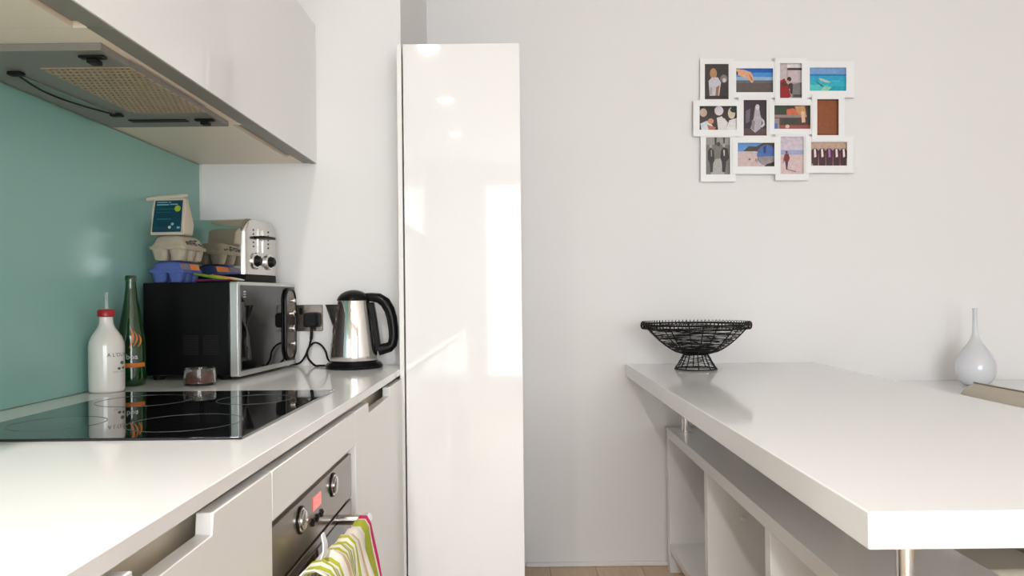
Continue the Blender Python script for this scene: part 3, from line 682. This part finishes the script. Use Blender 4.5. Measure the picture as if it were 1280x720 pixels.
# ------------------------------------------------------------------ socket, plug, cords
sk = empty('wall_socket', (-0.663, YN, H-0.058), 'dark bronze wall socket plate between microwave and kettle', 'socket')
MB().prism(rrect(-0.046, 0.046, -0.042, 0.042, 0.004, 3), 1, -0.006, -0.0004).build('face_plate', 'socket', sk, 0.001) if False else None
m = MB(); pts = rrect(-0.046, 0.046, -0.042, 0.042, 0.004, 3)
m.loft([[(a, -0.0004, b) for a, b in pts], [(a, -0.006, b) for a, b in pts]]); m.build('face_plate', 'socket', sk, 0.001)
Bx('switch_rocker', 'black', sk, -0.028, -0.016, -0.0095, -0.0062, 0.012, 0.032, 0.001)
pg = empty('kettle_plug', (-0.648, YN-0.0068, H-0.064), 'black three-pin plug with curled cord in the wall socket', 'plug')
m = MB(); rg = []
for y_, s_ in ((0, 0.86), (-0.006, 1.0), (-0.026, 0.95), (-0.033, 0.75)):
    rg.append([(a*s_, y_, b*s_) for a, b in rrect(-0.024, 0.024, -0.024, 0.024, 0.011, 4)])
m.loft(rg); m.build('plug_body', 'blackmatt', pg, smooth=50)
def bez(pts, n=10):
    P = [Vector(p) for p in pts]; out = []
    for i in range(len(P)-1):
        a = P[max(i-1, 0)]; b = P[i]; c = P[i+1]; d = P[min(i+2, len(P)-1)]
        for k_ in range(n):
            t = k_/n
            out.append(0.5*((2*b)+(c-a)*t+(2*a-5*b+4*c-d)*t*t+(3*b-a-3*c+d)*t**3))
    out.append(P[-1]); return out
def wp(px, py, y): return onY(px, py, y)-pg.location
zc = ZW+0.0042
def wz(px, y): v = onY(px, 400, y); return Vector((v.x, y, zc))-pg.location
pts = [Vector((0, -0.018, -0.020)), Vector((0, -0.018, -0.050)), wp(387, 432, YN-0.026), wp(384, 441, YN-0.030), wp(386, 449, YN-0.034), wz(393, 2.335), wz(400, 2.32), wz(406.5, 2.318)]
MB().tube(bez(pts), [0.0052 if i < 14 else 0.0034 for i in range((len(pts)-1)*10+1)], 8).build('cord', 'blackmatt', pg, smooth=60)
cb = empty('power_cord', (-0.62, 2.33, ZW), 'thin black cord looping on the worktop between microwave and kettle', 'cord')
pts = [onY(362, 456, 2.366), onY(374, 454, 2.366), onY(381, 446, 2.364), onY(386, 435, 2.364), onY(393, 428.5, 2.364), onY(401, 431, 2.362), onY(407, 439, 2.36), onY(410, 449, 2.362), Vector((onY(416, 400, 2.368).x, 2.3695, zc))]
for q in pts: q.z = max(q.z, zc)
MB().tube([p-cb.location for p in bez(pts)], 0.0033, 8).build('cable', 'blackmatt', cb, smooth=60)
# ------------------------------------------------------------------ breakfast bar
ZTB = H-0.282
TX0, TX1, TY0, TY1 = 0.4525, 1.234, 0.962, YB-0.0008
bar = empty('breakfast_bar', (0.76, 2.0, ZTB-0.3), 'long thick white bar top on chrome posts', 'table')
def locB(o): o.location = -bar.location; return o
bar.location = (0.76, 2.0, 0.585)
locB(Bx('table_top', 'table', bar, TX0, TX1, TY0, TY1, ZTB-0.0495, ZTB, 0.002))
BX0, BX1, BY0, BY1, ZS = 0.61, 0.912, 0.60, 3.045, H-0.537
for px_, py_ in ((0.662, 1.275), (0.662, 2.93), (0.86, 1.95), (0.86, 2.93)):
    m = MB().lathe([(0.0145, ZS+0.006), (0.0145, ZTB-0.0555)], 28, c=(px_, py_, 0)); ps = locB(m.build('post', 'chrome', bar))
    MB().lathe([(0.026, ZS+0.0004), (0.026, ZS+0.0058)], 28, c=(px_, py_, 0)).build('foot_plate', 'chrome', ps)
    MB().lathe([(0.026, ZTB-0.0553), (0.026, ZTB-0.0497)], 28, c=(px_, py_, 0)).build('top_plate', 'chrome', ps)
# ------------------------------------------------------------------ low open bookcase under the bar
bk = empty('open_bookcase', (0.76, 1.82, 0), 'low white open bookcase carrying the bar top', 'bookcase')
def locK(o): o.location = -bk.location; return o
TK = 0.0385
locK(Bx('top_board', 'shelfwhite', bk, BX0, BX1, BY0, BY1, ZS-TK, ZS, 0.001))
for yy in (BY1-TK, 2.42-TK/2, 1.825-TK/2, 1.22-TK/2, BY0):
    locK(Bx('upright', 'shelfwhite', bk, BX0+0.0005, BX1-0.0005, yy, yy+TK-0.0005, 0.0005, ZS-TK-0.0003, 0.001))
prev = BY0+TK
for yy in (1.22-TK/2, 1.825-TK/2, 2.42-TK/2, BY1-TK):
    locK(Bx('shelf', 'shelfwhite', bk, BX0+0.002, BX1-0.008, prev+0.0003, yy-0.0005, 0.088, 0.118, 0.001))
    locK(Bx('back_panel', 'shelfwhite', bk, BX1-0.0065, BX1-0.001, prev+0.0003, yy-0.0005, 0.119, ZS-TK-0.0005))
    prev = yy+TK
pp = onY(928, 648, 2.42-TK/2-0.001)
MB().tube([(pp.x, 2.42-TK/2-0.0003, pp.z), (pp.x, 2.42-TK/2-0.016, pp.z)], 0.0055, 10).build('shelf_pin', 'frame', bk).location = -bk.location
# ------------------------------------------------------------------ wire fruit bowl
wb = empty('wire_bowl', (0.687, 2.853, ZTB+0.0003), 'black wire fruit bowl on a flared foot standing on the bar', 'bowl')
def br(t): return 0.048+0.152*t**0.60     # bowl profile: t 0..1 from the foot joint to the rim
def bz(t): return 0.060+0.1125*t
m = MB(); circ = lambda r, z, n=64: [(r*math.cos(2*PI*i/n), r*math.sin(2*PI*i/n), z) for i in range(n)]
MB().tube(circ(0.2015, 0.1725), 0.0032, 8, closed=True).build('rim', 'blackmatt', wb, smooth=60)
MB().tube(circ(0.196, 0.1585), 0.0022, 6, closed=True).build('rim_wire', 'blackmatt', wb, smooth=60)
MB().tube(circ(0.0785, 0.0026), 0.0026, 8, closed=True).build('foot_ring', 'blackmatt', wb, smooth=60)
MB().tube(circ(0.046, 0.059), 0.0032, 8, closed=True).build('neck_ring', 'blackmatt', wb, smooth=60)
for i in range(10):
    a = 2*PI*(i+0.35)/10; ca, sa = math.cos(a), math.sin(a)
    MB().tube([(br(t/12)*ca, br(t/12)*sa, bz(t/12)) for t in range(13)], 0.0022, 6).build('rib', 'blackmatt', wb, smooth=60)
    MB().tube([(0.046*ca, 0.046*sa, 0.0585), (0.060*ca, 0.060*sa, 0.032), (0.0775*ca, 0.0775*sa, 0.004)], 0.0022, 6).build('foot_strut', 'blackmatt', wb, smooth=60)
m = MB()
for k_ in range(46):     # loose wire wound round the bowl
    t0 = 0.03+0.92*(k_/46)**1.35; ph = random.random()*6.28; am = (0.02+0.05*random.random())*(0.25+t0); f_ = random.choice((1, 2, 2, 3))
    path = []
    for i in range(56):
        a = 2*PI*i/56; t = min(0.985, max(0.02, t0+am*math.sin(f_*a+ph)))
        path.append((br(t)*math.cos(a)*0.992, br(t)*math.sin(a)*0.992, bz(t)+0.001))
    m.tube(path, 0.0010, 4, closed=True)
for k_ in range(9):
    s_ = 0.1+0.8*k_/9; r_ = 0.046+0.031*s_; z_ = 0.0585-0.054*s_; ph = random.random()*6
    m.tube([((r_)*math.cos(2*PI*i/40), r_*math.sin(2*PI*i/40), z_+0.003*math.sin(3*2*PI*i/40+ph)) for i in range(40)], 0.0008, 4, closed=True)
m.lathe([(0.002, 0.0605), (0.049, 0.0605), (0.064, 0.0660), (0.064, 0.0668), (0.049, 0.0614), (0.002, 0.0612)], 32, caps=False)
o = m.build('wound_wire', 'blackmatt', wb, smooth=0); o['kind'] = 'stuff'
m = MB(); path = []; nl = 84
for i in range(nl*8):
    a = 2*PI*i/(nl*8); b = 2*PI*i/8
    path.append(((0.2015+0.0055*math.cos(b))*math.cos(a), (0.2015+0.0055*math.cos(b))*math.sin(a), 0.1695+0.0140*math.sin(b)))
m.tube(path, 0.0013, 4, closed=True); o = m.build('rim_coil', 'blackmatt', wb, smooth=0); o['kind'] = 'stuff'
# ------------------------------------------------------------------ sideboard, vase, chair
sb = empty('sideboard', (2.05, 2.8, 0), 'low white sideboard against the wall beyond the bar', 'sideboard')
ZV = 0.757
def locS(o): o.location = -sb.location; return o
locS(Bx('body', 'satin', sb, 1.31, 2.79, 2.52, YB-0.001, 0.08, ZV-0.0205, 0.001))
locS(Bx('top', 'table', sb, 1.30, 2.80, 2.498, YB-0.001, ZV-0.02, ZV, 0.0015))
for i in range(2): locS(Bx('door', 'satindoor', sb, 1.312+i*0.739, 2.048+i*0.739, 2.501, 2.5195, 0.085, ZV-0.024, 0.001))
locS(Bx('plinth', 'satin', sb, 1.34, 2.76, 2.56, YB-0.02, 0.0005, 0.0795))
vx = onY(1219, 440, 2.92)
va_ = empty('bud_vase', (vx.x, 2.92, ZV+0.0003), 'pale teardrop glass bud vase with thin neck on the sideboard', 'vase')
prof = [(0.030, 0), (0.045, 0.004), (0.062, 0.024), (0.0715, 0.052), (0.0725, 0.075), (0.067, 0.100), (0.055, 0.124), (0.040, 0.146), (0.026, 0.165), (0.016, 0.184), (0.0105, 0.205), (0.0085, 0.235), (0.008, 0.290), (0.009, 0.303)]
prof2 = [(0.0055, 0.302), (0.0052, 0.24)]
m = MB(); m.lathe(prof+prof2, 40); m.build('vase_body', 'milkglass', va_, smooth=60)
ch = empty('dining_chair', (1.10, 1.945, 0), 'beige upholstered dining chair pushed in at the bar', 'chair')
def locC(o): o.location = -ch.location; return o
cy0, cy1 = 1.72, 2.167
m = MB()
prf = [(1.262, 0.40), (1.270, 0.60), (1.280, 0.76), (1.288, H-0.295), (1.300, H-0.280), (1.330, H-0.262), (1.337, H-0.270), (1.330, H-0.30), (1.318, 0.70), (1.305, 0.55), (1.300, 0.40)]
m.loft([[(x_, y_, z_) for x_, z_ in prf] for y_ in (cy0, cy1)]); bkr = locC(m.build('backrest', 'chairfabric', ch, 0.004, smooth=50))
MB().tube([(1.331, cy0, H-0.2615), (1.331, cy1, H-0.2615)], 0.0022, 8).build('piping', 'chairpiping', bkr)
m = MB().box(0.93, 1.2605, cy0, cy1, 0.40, 0.475); locC(m.build('seat', 'chairfabric', ch, 0.015, seg=3))
for xx in (0.955, 1.275):
    for yy in (cy0+0.03, cy1-0.03):
        m = MB(); m.loft([[(xx+s*a, yy+s*b, zz) for a, b in ((-1,-1),(1,-1),(1,1),(-1,1))] for s, zz in ((0.014, 0.0006), (0.019, 0.3995))]); locC(m.build('leg', 'darkwood', ch, 0.002))
# ------------------------------------------------------------------ photo collage frame
YF = YB-0.0006
fr = empty('photo_collage_frame', tuple(onY(966, 150, YF)), 'white twelve-aperture collage photo frame on the wall', 'picture frame')
def zp(zx, zy): return 850+zx/4.0, 60+zy/4.0
def print_mat(c):
    key = 'p%02x%02x%02x' % c
    if key not in MATS: mat(key, srgb(*c), 0.35, noise=0.30, nscale=70)
    return key
def E(cx, cy, rx, ry, c, n=14): return (c, [(cx+rx*math.cos(2*PI*i/n), cy+ry*math.sin(2*PI*i/n)) for i in range(n)])
def Q(x0, y0, x1, y1, c): return (c, [(x0, y0), (x1, y0), (x1, y1), (x0, y1)])
def PG(c, *p): return (c, list(p))
P12 = [
 ((124,80,243,256), (58,50,46), [E(.8,.42,.16,.12,(120,112,110)), E(.82,.46,.08,.06,(205,200,200)), E(.36,.27,.15,.15,(176,130,88)), PG((198,192,198),(.16,.48),(.3,.38),(.55,.38),(.68,.52),(.66,.62),(.6,.9),(.2,.9)), PG((150,104,76),(.48,.66),(.62,.6),(.56,.92),(.44,.92)), Q(.0,.9,1,1,(52,36,34)), PG((165,160,165),(.2,.66),(.32,.66),(.3,.88),(.2,.88))]),
 ((281,102,465,221), (92,82,78), [Q(0,0,1,.5,(70,140,205)), Q(0,0,1,.18,(30,95,175)), Q(0,.36,1,.5,(140,178,210)), Q(0,.5,1,.62,(104,98,96)), PG((222,165,128),(0,.02),(.22,.06),(.4,.16),(.46,.34),(.47,.55),(.42,.62),(.34,.46),(.22,.38),(.08,.30),(0,.22)), PG((170,110,80),(.34,.24),(.42,.36),(.46,.54),(.40,.48)), PG((60,40,36),(0,.10),(.05,.16),(.04,.28),(0,.26))]),
 ((500,76,609,250), (178,160,158), [Q(0,0,.3,.5,(196,182,180)), Q(.32,0,1,.13,(224,218,216)), Q(.34,.14,1,.2,(60,50,50)), Q(.36,.2,1,.55,(200,184,186)), PG((150,30,36),(0,.5),(.2,.44),(.36,.6),(.5,.95),(.4,1),(0,1)), E(.42,.46,.1,.07,(60,44,44)), E(.2,.6,.14,.07,(84,48,46)), E(.5,.66,.14,.09,(70,56,56)), E(.58,.8,.12,.1,(52,44,46)), PG((130,122,122),(.6,.6),(1,.55),(1,1),(.55,1)), Q(.6,.9,1,.97,(80,76,78)), E(.36,.54,.07,.05,(206,160,140))]),
 ((649,98,831,214), (40,176,196), [Q(0,0,1,.28,(120,158,206)), Q(0,.28,1,.36,(30,120,180)), Q(0,.36,1,.6,(44,160,196)), Q(0,.74,.5,1,(80,196,190)), Q(.5,.8,1,1,(30,160,180)), PG((180,196,184),(.24,.46),(.36,.48),(.58,.62),(.52,.66),(.3,.58)), PG((50,110,120),(.16,.6),(.2,.6),(.4,.82),(.32,.82)), PG((140,205,180),(.4,.8),(.6,.84),(.5,1),(.3,1)), Q(.6,.56,.82,.6,(80,190,205))]),
 ((98,290,284,409), (54,44,38), [E(.52,.2,.12,.2,(216,206,216)), E(.1,.28,.1,.18,(196,170,150)), PG((206,214,220),(.02,.74),(.2,.62),(.34,.8),(.4,1),(.05,1)), E(.3,.64,.08,.12,(200,140,110)), PG((222,218,214),(.46,.5),(.62,.42),(.76,.7),(.7,1),(.5,1)), E(.66,.4,.06,.12,(60,44,36)), E(.86,.3,.1,.24,(206,196,170)), PG((224,220,218),(.8,.6),(1,.5),(1,1),(.7,1)), E(.92,.16,.1,.12,(36,44,34)), PG((190,110,80),(.2,.78),(.44,.9),(.4,1),(.24,1))]),
 ((318,260,433,438), (56,44,50), [Q(0,.8,1,1,(84,66,66)), PG((178,168,180),(.5,.2),(.66,.16),(.72,.4),(.8,.56),(.74,.8),(.5,.92),(.3,.8),(.44,.5)), E(.6,.2,.09,.08,(206,196,206)), PG((206,196,196),(.78,.5),(.9,.58),(.92,.7),(.8,.78),(.74,.74),(.84,.66)), PG((110,96,110),(.1,.3),(.3,.24),(.26,.6),(.1,.66)), PG((140,128,136),(.36,.56),(.5,.6),(.46,.86),(.34,.8))]),
 ((472,287,652,404), (74,60,54), [Q(0,0,.34,.36,(56,70,54)), PG((206,104,74),(.34,.18),(.5,.12),(.66,.2),(.68,.46),(.34,.48)), PG((196,150,96),(.56,.04),(.84,.02),(.9,.5),(.7,.5)), PG((222,180,150),(.74,.26),(.84,.26),(.86,.72),(.76,.74)), Q(0,.4,.74,.52,(150,130,126)), Q(.1,.52,.72,.82,(84,66,60)), Q(.2,.58,.66,.78,(60,66,56)), Q(0,.56,.14,1,(160,140,140)), Q(0,.76,.08,1,(76,104,170)), Q(.14,.84,1,1,(150,76,66)), E(.36,.9,.06,.08,(220,190,170)), Q(.92,.06,1,.7,(60,60,58))]),
 ((686,256,793,436), (140,78,40), [Q(0,0,1,.04,(96,56,40)), Q(0,.96,1,1,(120,62,34))]),
 ((130,447,250,632), (120,112,106), [Q(0,0,1,.2,(150,146,140)), Q(.36,0,.44,.2,(60,54,50)), Q(.72,0,.78,.16,(60,54,50)), PG((170,166,162),(.3,.6),(.66,.56),(.76,1),(.2,1)), PG((44,40,40),(.08,.36),(.18,.28),(.32,.34),(.36,.62),(.3,.7),(.28,.94),(.18,.94),(.16,.7),(.08,.6)), E(.2,.24,.06,.045,(170,160,150)), PG((150,146,150),(.2,.34),(.25,.34),(.25,.52),(.21,.52)), PG((44,40,40),(.62,.36),(.72,.27),(.9,.3),(.96,.56),(.84,.66),(.8,.94),(.68,.94),(.66,.66),(.6,.56)), E(.74,.22,.06,.045,(170,160,150)), PG((200,196,196),(.72,.34),(.78,.34),(.78,.5),(.74,.5)), E(.52,.18,.08,.06,(70,64,60))]),
 ((289,474,472,592), (206,182,180), [Q(0,0,1,.36,(96,146,206)), PG((74,66,52),(.14,.36),(.3,.14),(.5,.16),(.7,0),(1,0),(1,.36)), Q(0,.36,1,.44,(198,184,180)), E(.78,.52,.26,.44,(72,106,172)), PG((150,140,140),(.54,.6),(1,.56),(1,.8),(.86,.95),(.66,.93)), PG((40,54,110),(.7,.16),(.78,.1),(.76,.44),(.70,.44)), PG((56,40,34),(.8,.9),(1,.8),(1,1),(.72,1)), E(.32,.7,.03,.04,(110,92,86)), PG((170,136,110),(.48,.66),(.56,.7),(.54,.8),(.47,.78))]),
 ((503,443,618,630), (214,186,184), [Q(0,0,1,.36,(206,192,204)), Q(0,.36,1,.48,(160,166,198)), PG((120,44,50),(.14,.54),(.2,.46),(.34,.46),(.4,.56),(.38,.62),(.32,.68),(.2,.68),(.13,.62)), E(.26,.42,.05,.04,(110,50,50)), PG((70,52,74),(.2,.66),(.33,.66),(.29,.88),(.24,.88)), PG((120,84,84),(.24,.88),(.3,.87),(.68,.93),(.66,.95)), PG((170,110,100),(.12,.56),(.16,.56),(.14,.7),(.1,.7))]),
 ((655,470,835,588), (176,160,140), [Q(0,0,1,.25,(196,170,150))] + [s for i in range(5) for s in (
     PG((84,34,46), (.01+i*.2,.36),(.06+i*.2,.28),(.15+i*.2,.28),(.21+i*.2,.38),(.2+i*.2,1),(.02+i*.2,1)), E(.1+i*.2,.17,.035,.07,(206,150,126)),
     PG(((236,226,230),(236,226,230),(160,120,190),(236,226,230),(236,226,230))[i], (.08+i*.2,.3),(.13+i*.2,.3),(.15+i*.2,.62),(.09+i*.2,.66)), Q(.04+i*.2,.68,.18+i*.2,.98,(72,40,50)))] + [Q(.97,.7,1,1,(120,160,120)), Q(.0,.92,.05,1,(150,170,140))]),
]
OUT = [(100,52,270,284), (256,66,492,248), (474,50,636,278), (622,66,870,248), (66,262,310,442), (292,232,460,466), (446,258,680,432), (660,230,824,464), (103,420,278,668), (262,446,500,630), (476,416,646,662), (628,442,868,625)]
fl0 = fr.location
b0, b1 = onY(*zp(140, 100), YF)-fl0, onY(*zp(790, 600), YF)-fl0
Bx('backing', 'frame', fr, b0.x, b1.x, -0.0075, -0.0045, b1.z, b0.z)
for im, ((rc, bg, shapes), ou) in enumerate(zip(P12, OUT)):
    def w3(zx, zy, y): return onY(*zp(zx, zy), y)-fl0
    # white surround: ring with real depth, print sunk inside
    yb_, yf_ = YF-0.0003*im, YF-0.018-0.0009*((im*5) % 12)
    x0, y0, x1, y1 = rc; X0, Y0, X1, Y1 = ou
    def ring4(a, b, c, d, yy): return [tuple(w3(p, q, yy)) for p, q in ((a, b), (c, b), (c, d), (a, d))]
    m = MB(); m.loft([ring4(X0, Y0, X1, Y1, yb_), ring4(X0, Y0, X1, Y1, yf_), ring4(x0, y0, x1, y1, yf_), ring4(x0, y0, x1, y1, YF-0.008), ring4(X0, Y0, X1, Y1, yb_)], caps=False)
    md = m.build('frame_module', 'frame', fr, 0, smooth=0)
    m = MB(); keys = [print_mat(bg)]
    yy = YF-0.0125
    m.add(ring4(x0-1, y0-1, x1+1, y1+1, yy), [(0, 1, 2, 3)], 0)
    for i, (c, pts) in enumerate(shapes):
        k_ = print_mat(c)
        if k_ not in keys: keys.append(k_)
        q = [tuple(w3(x0+(x1-x0)*min(1, max(0, a)), y0+(y1-y0)*min(1, max(0, b)), yy-0.00012*(i+1))) for a, b in pts]
        m.add(q, [tuple(range(len(q)))], keys.index(k_))
    m.build('photo_print', keys, md, smooth=0)
